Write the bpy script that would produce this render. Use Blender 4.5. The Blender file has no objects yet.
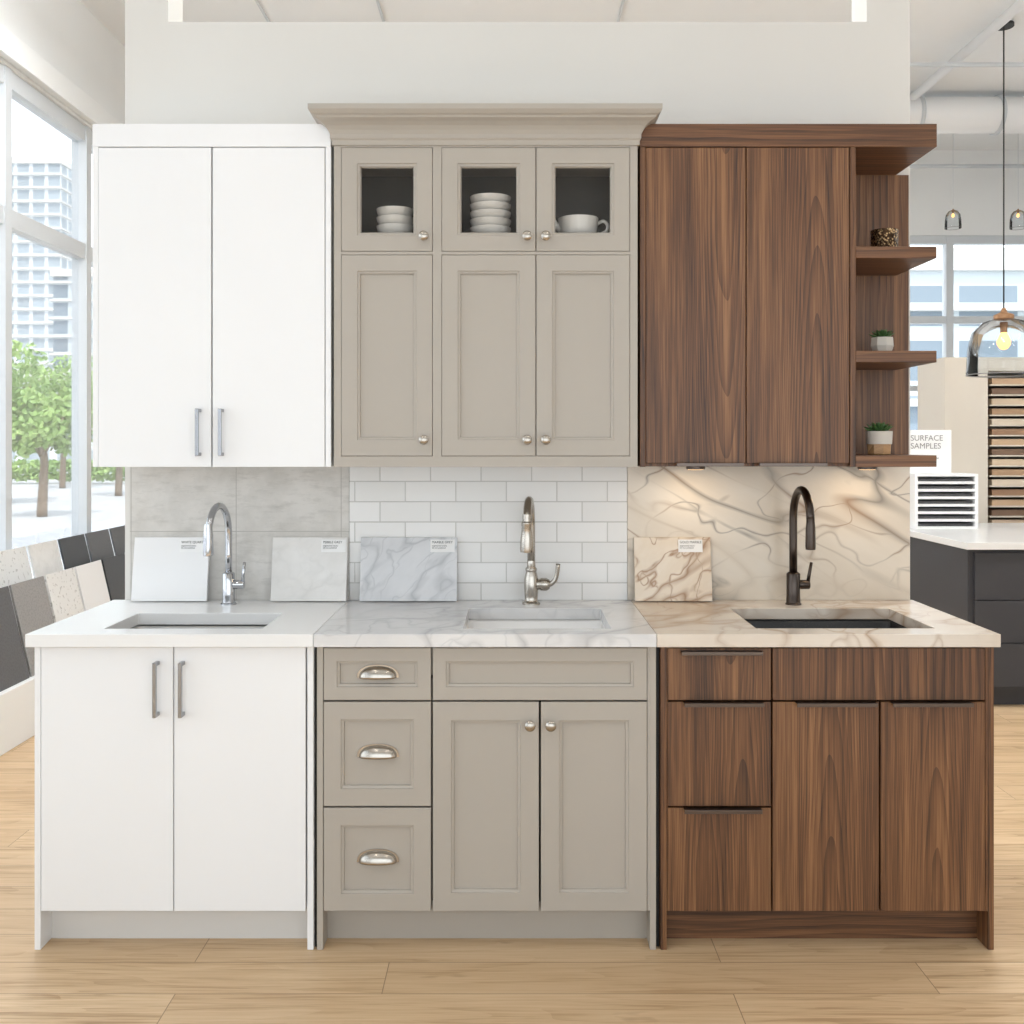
import bpy, bmesh, math, random
from mathutils import Vector, Matrix
random.seed(7)
scene = bpy.context.scene
COL = scene.collection

# ---------------------------------------------------------------- materials
def s2l(c):
    c = c/255.0
    return c/12.92 if c <= 0.04045 else ((c+0.055)/1.055)**2.4
def rgb(r, g, b): return (s2l(r), s2l(g), s2l(b), 1.0)

class NT:
    def __init__(s, name):
        s.m = bpy.data.materials.new(name); s.m.use_nodes = True
        s.t = s.m.node_tree; s.n = s.t.nodes; s.l = s.t.links
        s.b = s.n['Principled BSDF']
    def new(s, typ, **kw):
        n = s.n.new(typ)
        for k, v in kw.items(): setattr(n, k, v)
        return n
    def link(s, a, b): s.l.new(a, b)
    def setv(s, sock, v):
        if isinstance(v, bpy.types.NodeSocket): s.l.new(v, sock)
        else: sock.default_value = v
    def math(s, op, a, b=None, c=None):
        n = s.new('ShaderNodeMath', operation=op)
        s.setv(n.inputs[0], a)
        if b is not None: s.setv(n.inputs[1], b)
        if c is not None: s.setv(n.inputs[2], c)
        return n.outputs[0]
    def vmath(s, op, a, b):
        n = s.new('ShaderNodeVectorMath', operation=op)
        s.setv(n.inputs[0], a); s.setv(n.inputs[1], b); return n.outputs[0]
    def obj(s): return s.new('ShaderNodeTexCoord').outputs['Object']
    def xyz(s, v):
        n = s.new('ShaderNodeSeparateXYZ'); s.link(v, n.inputs[0]); return n.outputs
    def comb(s, x, y, z):
        n = s.new('ShaderNodeCombineXYZ')
        s.setv(n.inputs[0], x); s.setv(n.inputs[1], y); s.setv(n.inputs[2], z); return n.outputs[0]
    def noise(s, vec, scale, detail=4, rough=.5, dist=0):
        n = s.new('ShaderNodeTexNoise'); s.link(vec, n.inputs['Vector'])
        n.inputs['Scale'].default_value = scale; n.inputs['Detail'].default_value = detail
        n.inputs['Roughness'].default_value = rough; n.inputs['Distortion'].default_value = dist
        return n.outputs
    def ramp(s, f, stops, interp='LINEAR'):
        n = s.new('ShaderNodeValToRGB'); r = n.color_ramp; r.interpolation = interp
        while len(r.elements) < len(stops): r.elements.new(0.5)
        for e, (p, c) in zip(r.elements, stops): e.position = p; e.color = c
        s.link(f, n.inputs[0]); return n.outputs[0]
    def mix(s, f, a, b, mode='MIX'):
        n = s.new('ShaderNodeMix', data_type='RGBA', blend_type=mode)
        s.setv(n.inputs[0], f); s.setv(n.inputs[6], a); s.setv(n.inputs[7], b); return n.outputs[2]
    def bump(s, h, strength=.1, dist=.002):
        n = s.new('ShaderNodeBump'); n.inputs['Strength'].default_value = strength
        n.inputs['Distance'].default_value = dist
        s.link(h, n.inputs['Height']); s.link(n.outputs[0], s.b.inputs['Normal'])
W1 = (1, 1, 1, 1); K1 = (0, 0, 0, 1)

def paint(name, col, rough=.5, metal=0., bump=0.02, spec=.5, var=.03):
    k = NT(name); o = k.obj()
    n = k.noise(o, 3.0, 3)[0]
    c2 = tuple(x*(1-var) for x in col[:3])+(1,)
    k.link(k.mix(n, col, c2), k.b.inputs['Base Color'])
    k.b.inputs['Roughness'].default_value = rough; k.b.inputs['Metallic'].default_value = metal
    k.b.inputs['Specular IOR Level'].default_value = spec
    if bump: k.bump(k.noise(o, 180, 2)[0], bump, .001)
    return k.m

def metal(name, col, rough):
    k = NT(name); k.b.inputs['Metallic'].default_value = 1
    o = k.obj(); n = k.noise(o, 60, 3)[0]
    k.link(k.mix(n, col, tuple(x*.93 for x in col[:3])+(1,)), k.b.inputs['Base Color'])
    r = k.math('MULTIPLY_ADD', n, .08, rough-.04); k.link(r, k.b.inputs['Roughness'])
    return k.m

def wood(name, dark, mid, light, axis='Z', rough=.45, cathedral=False, pore=.40):
    k = NT(name); tcn = k.new('ShaderNodeTexCoord'); x, y, z = k.xyz(tcn.outputs['Object'])
    rnd = k.new('ShaderNodeObjectInfo').outputs['Random']
    off = k.math('MULTIPLY', rnd, 37.0)
    if axis == 'Z': cross, lng = k.math('ADD', x, y), z
    else: cross, lng = k.math('ADD', z, y), x
    wob = k.noise(k.comb(k.math('MULTIPLY', cross, 4), k.math('MULTIPLY', lng, 1.2), off), 1.0, 3, .5)[0]
    if cathedral:
        gx, gy, gz = k.xyz(tcn.outputs['Generated'])
        c0 = k.math('MULTIPLY_ADD', k.math('FRACT', k.math('MULTIPLY', rnd, 7.3)), .8, .1)
        d = k.math('SUBTRACT', gx, c0)
        ph = k.math('MULTIPLY', k.math('MULTIPLY', d, d), 80.0)
        sg = k.math('SUBTRACT', k.math('MULTIPLY', k.math('GREATER_THAN', rnd, .5), 2.0), 1.0)
        ph = k.math('ADD', ph, k.math('MULTIPLY', k.math('MULTIPLY', lng, 3.0), sg))
        ph = k.math('ADD', ph, k.math('MULTIPLY', wob, 4.0))
    else:
        ph = k.math('ADD', k.math('MULTIPLY', cross, 38.0), k.math('MULTIPLY', wob, 3.0))
    fr = k.math('FRACT', ph)
    sn = k.math('POWER', fr, 2.2)
    n2 = k.noise(k.comb(k.math('MULTIPLY', cross, 300), k.math('MULTIPLY', lng, 4), off), 1.0, 3, .6)[0]
    n3 = k.noise(k.comb(k.math('MULTIPLY', cross, 16), k.math('MULTIPLY', lng, .6), off), 1.0, 4, .6)[0]
    n4 = k.noise(k.comb(k.math('MULTIPLY', cross, 85), k.math('MULTIPLY', lng, 1.2), off), 1.0, 3, .6)[0]
    t = k.math('MULTIPLY_ADD', sn, -.12, .03)
    t = k.math('ADD', t, k.math('MULTIPLY', n2, pore))
    t = k.math('ADD', t, k.math('MULTIPLY', n3, .50))
    t = k.math('ADD', t, k.math('MULTIPLY', n4, .32))
    t = k.math('ADD', t, k.math('MULTIPLY_ADD', rnd, .05, -.12))
    c = k.ramp(t, [(.36, dark), (.51, mid), (.68, light)])
    k.link(c, k.b.inputs['Base Color'])
    k.b.inputs['Roughness'].default_value = rough
    k.bump(n2, .06, .001)
    return k.m

def stone(name, base, cloud, vein, ang=30, scale=2.0, width=.03, vmix=.8, rough=.2, stretch=.45, fine=.4, cl=.5, warp=.22, plane='XZ', vein2=None):
    """marble: ridged noise veins flowing along a diagonal direction"""
    k = NT(name); o = k.obj(); x, y, z = k.xyz(o)
    a_, b_, c_ = (x, z, y) if plane == 'XZ' else (x, y, z)
    ca, sa = math.cos(math.radians(ang)), math.sin(math.radians(ang))
    u = k.math('ADD', k.math('MULTIPLY', a_, ca), k.math('MULTIPLY', b_, sa))
    v_ = k.math('SUBTRACT', k.math('MULTIPLY', b_, ca), k.math('MULTIPLY', a_, sa))
    v = k.comb(k.math('MULTIPLY', u, stretch), v_, c_)
    w = k.noise(v, scale*1.6, 3, .5)[1]
    v2 = k.vmath('ADD', v, k.vmath('MULTIPLY', w, (warp, warp, warp)))
    def ridge(vec, sc, det, wd):
        a = k.math('ABSOLUTE', k.math('SUBTRACT', k.noise(vec, sc, det, .5)[0], .5))
        return k.ramp(a, [(0, W1), (wd*.25, (.6, .6, .6, 1)), (wd, K1)])
    mask = k.ramp(k.noise(k.vmath('ADD', v, (3, 3, 3)), scale*1.2, 2)[0], [(.38, (.15, .15, .15, 1)), (.54, W1)])
    mask2 = k.ramp(k.noise(k.vmath('ADD', v, (8, 1, 4)), scale*1.7, 2)[0], [(.42, (.1, .1, .1, 1)), (.58, W1)])
    va = k.math('MULTIPLY', ridge(v2, scale, 2, width), mask)
    vb = k.math('MULTIPLY', k.math('MULTIPLY', ridge(k.vmath('ADD', v2, (5.3, 1.7, 9.1)), scale*1.9, 2.5, width*.9), fine), mask2)
    vx = k.comb(k.math('MULTIPLY', k.math('SUBTRACT', u, k.math('MULTIPLY', v_, .9)), .8), k.math('MULTIPLY', k.math('ADD', v_, k.math('MULTIPLY', u, .9)), .5), c_)
    vx = k.vmath('ADD', vx, k.vmath('MULTIPLY', w, (warp, warp, warp)))
    vc = k.math('MULTIPLY', k.math('MULTIPLY', ridge(vx, scale*1.3, 2, width*.45), fine), mask)
    soft = k.math('MULTIPLY', ridge(v2, scale, 2, width*5), .35)
    cw = k.ramp(k.noise(v2, scale*1.3, 6, .6)[0], [(.38, K1), (.68, W1)])
    vv = k.math('MULTIPLY', k.math('MAXIMUM', k.math('MAXIMUM', va, vb), vc), vmix)
    c = k.mix(k.math('MULTIPLY', cw, cl), base, cloud)
    c = k.mix(soft, c, cloud)
    vcol = vein
    if vein2: vcol = k.mix(k.ramp(k.noise(v, scale*2.2, 2)[0], [(.44, K1), (.58, W1)]), vein, vein2)
    c = k.mix(vv, c, vcol)
    k.link(c, k.b.inputs['Base Color']); k.b.inputs['Roughness'].default_value = rough
    return k.m

def speckle(name, base, dots, scale=160, thr=.6, rough=.35, cloudy=.2):
    k = NT(name); o = k.obj()
    n = k.noise(o, scale, 2)[0]; f = k.ramp(n, [(thr, K1), (thr+.06, W1)])
    m = k.noise(o, 8, 4)[0]
    c = k.mix(f, base, dots); c = k.mix(k.math('MULTIPLY', m, cloudy), c, dots)
    k.link(c, k.b.inputs['Base Color']); k.b.inputs['Roughness'].default_value = rough
    return k.m

def emit(name, col, s):
    k = NT(name); k.b.inputs['Emission Color'].default_value = col; k.b.inputs['Emission Strength'].default_value = s
    k.b.inputs['Base Color'].default_value = col; return k.m

def glass(name, tint=(1, 1, 1, 1), refl=.5):
    k = NT(name); k.n.remove(k.b)
    tr = k.new('ShaderNodeBsdfTransparent'); tr.inputs[0].default_value = tint
    gl = k.new('ShaderNodeBsdfGlossy'); gl.inputs['Roughness'].default_value = .02
    fr = k.new('ShaderNodeFresnel'); fr.inputs[0].default_value = 1.45
    f = k.math('MULTIPLY', fr.outputs[0], refl)
    mx = k.new('ShaderNodeMixShader'); k.link(f, mx.inputs[0]); k.link(tr.outputs[0], mx.inputs[1]); k.link(gl.outputs[0], mx.inputs[2])
    k.link(mx.outputs[0], k.n['Material Output'].inputs[0]); return k.m

M = {}
M['white'] = paint('white_satin_lacquer', rgb(236, 237, 238), .38)
M['greige'] = paint('greige_paint', rgb(172, 165, 155), .45)
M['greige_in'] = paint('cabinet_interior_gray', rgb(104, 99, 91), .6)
M['wall'] = paint('wall_paint_warm_white', rgb(219, 217, 212), .85, bump=.05)
M['roomwhite'] = paint('room_white_paint', rgb(238, 239, 238), .85, bump=.05)
M['ceil'] = paint('ceiling_white_paint', rgb(240, 241, 241), .9, bump=.03)
M['kickgrey'] = paint('toe_kick_white', rgb(214, 212, 208), .5)
M['black'] = paint('black_shadow_gap', rgb(22, 21, 20), .6)
WD = (rgb(56, 34, 19), rgb(101, 66, 39), rgb(142, 101, 65))
M['walnut'] = wood('walnut_veneer_door', *WD, cathedral=True)
M['walnutp'] = wood('walnut_veneer_panel', *WD)
M['walnutx'] = wood('walnut_horizontal', rgb(58, 36, 21), rgb(97, 64, 39), rgb(132, 91, 58), axis='X')
M['chrome'] = metal('chrome', rgb(190, 192, 196), .10)
M['chromeh'] = metal('satin_chrome', rgb(160, 162, 166), .25)
M['nickel'] = metal('brushed_nickel', rgb(184, 178, 169), .24)
M['steel'] = metal('stainless_steel', rgb(178, 178, 177), .34)
M['dkbronze'] = metal('dark_bronze', rgb(80, 72, 67), .30)
M['gunmetal'] = metal('gunmetal', rgb(102, 92, 86), .34)
M['quartz'] = paint('white_quartz', rgb(234, 234, 233), .22, bump=0)
M['carrara'] = stone('carrara_marble', rgb(226, 225, 224), rgb(202, 202, 203), rgb(156, 157, 160), 35, 3.0, .035, .55, .2, .6, .6, .6, plane='XY')
M['goldtop'] = stone('gold_marble_counter', rgb(222, 213, 202), rgb(206, 191, 173), rgb(150, 118, 88), 30, 2.6, .035, .7, .18, .5, .6, .6, plane='XY')
M['goldsplash'] = stone('gold_marble_slab', rgb(223, 215, 202), rgb(198, 184, 164), rgb(132, 98, 62), -28, 3.0, .022, .85, .28, .26, .95, .65, .06, vein2=rgb(118, 112, 104))
M['goldsample'] = stone('gold_marble_sample', rgb(228, 218, 203), rgb(208, 187, 159), rgb(142, 100, 60), 38, 6.0, .036, .9, .3, .45, 1, .7, .06)
M['marblesample'] = stone('carrara_sample', rgb(214, 214, 215), rgb(194, 195, 197), rgb(150, 152, 156), 38, 6.0, .03, .6, .25, .45, .8, .7, .08)
M['whitesample'] = paint('white_quartz_sample', rgb(236, 236, 236), .3, bump=0)
M['greysample'] = stone('soft_grey_quartz', rgb(228, 226, 223), rgb(214, 212, 208), rgb(200, 198, 194), 20, 7, .04, .4, .3, .7, .4, .6, .1)
M['darkgrey'] = speckle('dark_grey_stone', rgb(88, 88, 90), rgb(78, 78, 80), 90, .5)
M['midgrey'] = speckle('mid_grey_stone', rgb(146, 144, 142), rgb(134, 132, 131), 90, .5)
M['blackstone'] = speckle('black_granite', rgb(48, 50, 53), rgb(70, 73, 76), 120, .6)
M['terrazzo'] = speckle('terrazzo_stone', rgb(228, 228, 226), rgb(184, 182, 179), 45, .60, cloudy=.12)
M['ceramic'] = paint('white_ceramic', rgb(226, 221, 212), .25, bump=0)
M['sinkwhite'] = paint('white_fireclay', rgb(238, 236, 233), .2, bump=0)
M['sinkblack'] = speckle('black_composite', rgb(34, 33, 33), rgb(50, 49, 48), 200, .6, .45)
M['label'] = paint('paper_white', rgb(240, 240, 239), .7, bump=0)
M['ink'] = paint('printed_ink', rgb(70, 70, 72), .8, bump=0)
M['alu'] = paint('window_frame_grey', rgb(206, 210, 213), .5)
M['pipe'] = paint('painted_steel_pipe', rgb(240, 240, 240), .5)
M['charcoal'] = paint('charcoal_cabinet_paint', rgb(54, 54, 58), .5)
M['islandtop'] = paint('island_white_quartz', rgb(232, 231, 229), .25)
M['cream'] = paint('cream_laminate', rgb(222, 212, 197), .5)
M['glass'] = glass('clear_glass')
M['shade'] = glass('pendant_glass', (.90, .92, .93, 1), 1.0)
M['bulb'] = emit('warm_bulb', rgb(255, 190, 110), 2.6)
M['ledwarm'] = emit('led_puck_warm', rgb(255, 214, 160), 2)
M['cord'] = paint('black_cord', rgb(30, 29, 28), .6)
M['brasswood'] = paint('light_wood_cap', rgb(158, 116, 78), .5)
M['plant'] = paint('succulent_green', rgb(66, 104, 52), .5, var=.4)
M['soil'] = paint('soil', rgb(52, 40, 30), .95)
M['potwood'] = wood('pot_wood', rgb(150, 112, 74), rgb(182, 142, 100), rgb(206, 168, 122), axis='X')
M['potwhite'] = paint('pot_stone_white', rgb(206, 200, 190), .7)

k = NT('hammered_bronze'); k.b.inputs['Metallic'].default_value = .9; k.b.inputs['Roughness'].default_value = .3
vo = k.new('ShaderNodeTexVoronoi'); vo.inputs['Scale'].default_value = 130; k.link(k.obj(), vo.inputs['Vector'])
k.link(k.ramp(vo.outputs['Distance'], [(.2, rgb(190, 160, 120)), (.55, rgb(60, 44, 30))]), k.b.inputs['Base Color'])
k.bump(vo.outputs['Distance'], .8, .004); M['bronzecup'] = k.m

# oak floor
k = NT('oak_plank_floor'); o = k.obj(); x, y, z = k.xyz(o)
br = k.new('ShaderNodeTexBrick'); k.link(k.comb(k.math('ADD', x, .35), k.math('ADD', y, .03), z), br.inputs['Vector'])
br.offset = .37; br.inputs['Scale'].default_value = 1; br.inputs['Brick Width'].default_value = 1.5
br.inputs['Row Height'].default_value = .165; br.inputs['Mortar Size'].default_value = .0014
br.inputs['Color1'].default_value = K1; br.inputs['Color2'].default_value = W1; br.inputs['Mortar'].default_value = (.5, .5, .5, 1)
br.inputs['Mortar Smooth'].default_value = .3
bv = k.xyz(br.outputs['Color'])[0]
v = k.comb(k.math('MULTIPLY', x, 1.1), k.math('MULTIPLY', y, 13), k.math('MULTIPLY', bv, 30))
n1 = k.noise(v, 1.0, 5, .6, .7)[0]
n2 = k.noise(k.comb(k.math('MULTIPLY', x, 4), k.math('MULTIPLY', y, 120), bv), 1, 3, .6)[0]
kn = k.noise(k.comb(k.math('MULTIPLY', x, 5), k.math('MULTIPLY', y, 16), k.math('MULTIPLY', bv, 11)), 1, 2)[0]
ringn = k.noise(k.comb(k.math('MULTIPLY', x, .6), k.math('MULTIPLY', y, 5), k.math('MULTIPLY', bv, 23)), 1, 2)[0]
rg = k.math('POWER', k.math('FRACT', k.math('MULTIPLY', ringn, 14)), 2.5)
t = k.math('ADD', k.math('MULTIPLY', n1, .60), k.math('MULTIPLY', n2, .55))
t = k.math('SUBTRACT', t, k.math('MULTIPLY_ADD', rg, .08, .03))
c = k.ramp(t, [(.36, rgb(168, 135, 98)), (.5, rgb(204, 174, 136)), (.66, rgb(220, 193, 157))])
c = k.mix(k.math('MULTIPLY', bv, .5), c, rgb(188, 156, 118))
c = k.mix(k.math('MULTIPLY', k.ramp(kn, [(.70, K1), (.78, W1)]), .5), c, rgb(136, 102, 70))
c = k.mix(k.math('MULTIPLY', br.outputs['Fac'], .8), c, rgb(112, 86, 60))
k.link(c, k.b.inputs['Base Color']); k.b.inputs['Roughness'].default_value = .42; k.bump(n2, .05, .001)
M['oak'] = k.m

# subway tile
k = NT('white_subway_tile'); o = k.obj(); x, y, z = k.xyz(o)
v = k.comb(k.math('ADD', x, .02), k.math('SUBTRACT', z, .928-.0715*.15), 0)
br = k.new('ShaderNodeTexBrick'); k.link(v, br.inputs['Vector']); br.offset = .5
br.inputs['Scale'].default_value = 1; br.inputs['Brick Width'].default_value = .178; br.inputs['Row Height'].default_value = .0715
br.inputs['Mortar Size'].default_value = .0022; br.inputs['Mortar Smooth'].default_value = .2
br.inputs['Color1'].default_value = rgb(230, 229, 227); br.inputs['Color2'].default_value = rgb(222, 221, 218)
br.inputs['Mortar'].default_value = rgb(194, 192, 188)
k.link(br.outputs['Color'], k.b.inputs['Base Color']); k.b.inputs['Roughness'].default_value = .15
inv = k.math('SUBTRACT', 1.0, br.outputs['Fac']); k.bump(inv, .5, .002); M['subway'] = k.m

# concrete tile
k = NT('concrete_look_tile'); o = k.obj(); x, y, z = k.xyz(o)
v = k.comb(k.math('ADD', x, .972), k.math('SUBTRACT', z, .87), 0)
br = k.new('ShaderNodeTexBrick'); k.link(v, br.inputs['Vector']); br.offset = 0
br.inputs['Scale'].default_value = 1; br.inputs['Brick Width'].default_value = .37; br.inputs['Row Height'].default_value = .30
br.inputs['Mortar Size'].default_value = .0014; br.inputs['Color1'].default_value = rgb(214, 211, 206)
br.inputs['Color2'].default_value = rgb(207, 204, 199); br.inputs['Mortar'].default_value = rgb(170, 167, 161)
n = k.noise(o, 9, 8, .65)[0]; st = k.noise(k.comb(k.math('MULTIPLY', x, 9), y, k.math('MULTIPLY', z, 36)), 1, 6, .7)[0]
c = k.mix(k.math('MULTIPLY', k.ramp(n, [(.4, K1), (.65, W1)]), .6), br.outputs['Color'], rgb(188, 185, 179))
c = k.mix(k.math('MULTIPLY', k.ramp(st, [(.5, K1), (.70, W1)]), .5), c, rgb(166, 163, 157))
k.link(c, k.b.inputs['Base Color']); k.b.inputs['Roughness'].default_value = .6; M['concrete'] = k.m

# ---------------------------------------------------------------- geometry helpers
def empty(name):
    e = bpy.data.objects.new(name, None); e.empty_display_size = .1; COL.objects.link(e); return e

def mesh(name, verts, faces, mat, parent=None, bevel=0, smooth=False, seg=2):
    me = bpy.data.meshes.new(name); me.from_pydata([tuple(v) for v in verts], [], faces)
    bm = bmesh.new(); bm.from_mesh(me); bmesh.ops.remove_doubles(bm, verts=bm.verts, dist=1e-6)
    bmesh.ops.recalc_face_normals(bm, faces=bm.faces); bm.to_mesh(me); bm.free()
    if smooth:
        for p in me.polygons: p.use_smooth = True
    ob = bpy.data.objects.new(name, me); COL.objects.link(ob)
    if mat: me.materials.append(mat)
    if parent: ob.parent = parent
    if bevel:
        b = ob.modifiers.new('bevel', 'BEVEL'); b.width = bevel; b.segments = seg; b.limit_method = 'ANGLE'
    return ob

def bx(x0, x1, y0, y1, z0, z1):
    v = [(x, y, z) for x in (x0, x1) for y in (y0, y1) for z in (z0, z1)]
    f = [(0, 1, 3, 2), (4, 6, 7, 5), (0, 4, 5, 1), (2, 3, 7, 6), (0, 2, 6, 4), (1, 5, 7, 3)]
    return v, f
def box(name, x0, x1, y0, y1, z0, z1, mat, parent=None, bevel=.0015):
    v, f = bx(x0, x1, y0, y1, z0, z1); return mesh(name, v, f, mat, parent, bevel)
def boxes(name, lst, mat, parent=None, bevel=0):
    V = []; F = []
    for b in lst:
        v, f = bx(*b); n = len(V); V += v; F += [tuple(i+n for i in q) for q in f]
    me = bpy.data.meshes.new(name); me.from_pydata(V, [], F)
    bm = bmesh.new(); bm.from_mesh(me); bmesh.ops.recalc_face_normals(bm, faces=bm.faces); bm.to_mesh(me); bm.free()
    me.materials.append(mat); ob = bpy.data.objects.new(name, me); COL.objects.link(ob)
    if parent: ob.parent = parent
    if bevel:
        b = ob.modifiers.new('bevel', 'BEVEL'); b.width = bevel; b.segments = 2; b.limit_method = 'ANGLE'
    return ob

def grid(name, us, vs, skip, w0, w1, mp, mat, parent=None, bevel=0):
    """extruded panel of grid cells with holes; mp(u,v,w)->xyz"""
    V = []; F = []; nu, nv = len(us), len(vs)
    for w in (w0, w1):
        for u in us:
            for v in vs: V.append(mp(u, v, w))
    idx = lambda i, j, k: k*nu*nv+i*nv+j
    solid = lambda i, j: 0 <= i < nu-1 and 0 <= j < nv-1 and (i, j) not in skip
    for i in range(nu-1):
        for j in range(nv-1):
            if not solid(i, j): continue
            for k_ in (0, 1): F.append((idx(i, j, k_), idx(i+1, j, k_), idx(i+1, j+1, k_), idx(i, j+1, k_)))
            if not solid(i-1, j): F.append((idx(i, j, 0), idx(i, j+1, 0), idx(i, j+1, 1), idx(i, j, 1)))
            if not solid(i+1, j): F.append((idx(i+1, j, 0), idx(i+1, j+1, 0), idx(i+1, j+1, 1), idx(i+1, j, 1)))
            if not solid(i, j-1): F.append((idx(i, j, 0), idx(i+1, j, 0), idx(i+1, j, 1), idx(i, j, 1)))
            if not solid(i, j+1): F.append((idx(i, j+1, 0), idx(i+1, j+1, 0), idx(i+1, j+1, 1), idx(i, j+1, 1)))
    used = sorted({i for f in F for i in f}); mpi = {a: b for b, a in enumerate(used)}
    return mesh(name, [V[i] for i in used], [tuple(mpi[i] for i in f) for f in F], mat, parent, bevel)
XZ = lambda u, v, w: (u, w, v)
XY = lambda u, v, w: (u, v, w)
YZ = lambda u, v, w: (w, u, v)

def rings(name, u0, u1, v0, v1, rs, mp, mat, parent=None, close=True, closeback=True, rad=0, n=1, smooth=False):
    V = []; F = []; per = None
    for (ins, dep) in rs:
        a0, a1, b0, b1 = u0+ins, u1-ins, v0+ins, v1-ins
        pts = []
        if rad:
            r = max(rad-ins*.5, .004)
            for cx, cy, s in ((a1-r, b1-r, 0), (a0+r, b1-r, 90), (a0+r, b0+r, 180), (a1-r, b0+r, 270)):
                for q in range(n+1):
                    t = math.radians(s+90*q/n); pts.append((cx+r*math.cos(t), cy+r*math.sin(t)))
        else: pts = [(a0, b0), (a1, b0), (a1, b1), (a0, b1)]
        per = len(pts)
        for p in pts: V.append(mp(p[0], p[1], dep))
    for i in range(len(rs)-1):
        for j in range(per):
            F.append((i*per+j, i*per+(j+1) % per, (i+1)*per+(j+1) % per, (i+1)*per+j))
    if close: F.append(tuple(range((len(rs)-1)*per, len(rs)*per)))
    if closeback: F.append(tuple(range(per)))
    return mesh(name, V, F, mat, parent, smooth=smooth)

def slab_door(name, x0, x1, z0, z1, yf, mat, parent, t=.019):
    return rings(name, x0, x1, z0, z1, [(0, yf+t), (0, yf+.0012), (.0012, yf)], XZ, mat, parent)
def shaker(name, x0, x1, z0, z1, yf, mat, parent, w=.055, t=.02):
    return rings(name, x0, x1, z0, z1, [(0, yf+t), (0, yf+.0012), (.0012, yf), (w-.002, yf), (w-.0005, yf+.004), (w+.006, yf+.0052), (w+.0075, yf+.012)], XZ, mat, parent)

def lathe(name, prof, loc, mat, parent=None, axis='Z', n=28, smooth=True):
    V = []; F = []
    for (r, h) in prof:
        for i in range(n):
            a = 2*math.pi*i/n; p = (r*math.cos(a), r*math.sin(a), h)
            if axis == 'Y': p = (p[0], -p[2], p[1])
            if axis == 'X': p = (p[2], p[0], p[1])
            V.append((p[0]+loc[0], p[1]+loc[1], p[2]+loc[2]))
    for i in range(len(prof)-1):
        for j in range(n): F.append((i*n+j, i*n+(j+1) % n, (i+1)*n+(j+1) % n, (i+1)*n+j))
    F.append(tuple(range(n))); F.append(tuple(range((len(prof)-1)*n, len(prof)*n)))
    ob = mesh(name, V, F, mat, parent, smooth=smooth)
    if smooth:
        for p in ob.data.polygons:
            if len(p.vertices) > 4: p.use_smooth = False
        try: ob.data.set_sharp_from_angle(angle=math.radians(40))
        except Exception: pass
    return ob

def tube(name, pts, rad, mat, parent=None, n=14, smooth=True, sub=0):
    P = [Vector(p) for p in pts]; R = rad if isinstance(rad, (list, tuple)) else [rad]*len(P)
    if sub:
        Q = []; RR = []
        for i in range(len(P)-1):
            p0 = P[max(i-1, 0)]; p1 = P[i]; p2 = P[i+1]; p3 = P[min(i+2, len(P)-1)]
            for s in range(sub):
                t = s/sub
                Q.append(.5*((2*p1)+(-p0+p2)*t+(2*p0-5*p1+4*p2-p3)*t*t+(-p0+3*p1-3*p2+p3)*t**3)); RR.append(R[i]*(1-t)+R[i+1]*t)
        Q.append(P[-1]); RR.append(R[-1]); P, R = Q, RR
    V = []; F = []; up = None
    for i, p in enumerate(P):
        t = (P[min(i+1, len(P)-1)]-P[max(i-1, 0)]).normalized()
        if up is None: up = t.orthogonal().normalized()
        up = (up-t*up.dot(t)).normalized(); s = t.cross(up)
        for j in range(n):
            a = 2*math.pi*j/n; V.append(p+(up*math.cos(a)+s*math.sin(a))*R[i])
    for i in range(len(P)-1):
        for j in range(n): F.append((i*n+j, i*n+(j+1) % n, (i+1)*n+(j+1) % n, (i+1)*n+j))
    F.append(tuple(range(n))); F.append(tuple(range((len(P)-1)*n, len(P)*n)))
    return mesh(name, V, F, mat, parent, smooth=smooth)

def text(name, body, size, loc, rot, mat, parent, align='LEFT'):
    c = bpy.data.curves.new(name, 'FONT'); c.body = body; c.size = size; c.extrude = .0002; c.align_x = align
    c.materials.append(mat)
    o = bpy.data.objects.new(name, c); o.location = loc; o.rotation_euler = rot; COL.objects.link(o); o.parent = parent
    return o

# ---------------------------------------------------------------- room shell
XL, XR, YB, YF, H = -2.8, 5.6, 6.3, -5.2, 4.35
box('floor', XL-.3, XR+.15, YF-.15, YB+.15, -.1, 0, M['oak'], bevel=0)
box('ceiling', XL-.3, XR+.15, YF-.15, YB+.15, H, H+.15, M['ceil'], bevel=0)
box('wall_right', XR, XR+.15, YF, YB, 0, H, M['roomwhite'], bevel=0)
mull = [1.0+1.07*i for i in range(-6, 6)]
WT = 3.58
grid('wall_left', [YF, YF+.3, YB-.4, YB], [0, .42, WT, H], {(1, 1)}, XL-.15, XL, YZ, M['roomwhite'])
grid('wall_back', [XL, 1.6, XR-.3, XR], [0, 1.1, 3.52, H], {(1, 1)}, YB, YB+.15, XZ, M['roomwhite'])
FX0, FX1, FZ1 = XL+.3, XR-1.2, 2.95
grid('wall_front', [XL, FX0, FX1, XR], [0, .2, FZ1, H], {(1, 1)}, YF-.15, YF, XZ, M['roomwhite'])
w = empty('window_1')
L = [(XL-.10, XL-.02, YF+.3, YB-.4, .42, .50), (XL-.10, XL-.02, YF+.3, YB-.4, WT-.10, WT), (XL-.10, XL-.02, YF+.3, YB-.4, 2.70, 2.80)]
for y in mull:
    if YF+.35 < y < YB-.45: L.append((XL-.11, XL-.01, y-.035, y+.035, .42, WT))
boxes('window_frame', L, M['alu'], w)
box('window_glass', XL-.065, XL-.06, YF+.3, YB-.4, .45, WT-.02, M['glass'], w, 0)
w = empty('window_2')
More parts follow.
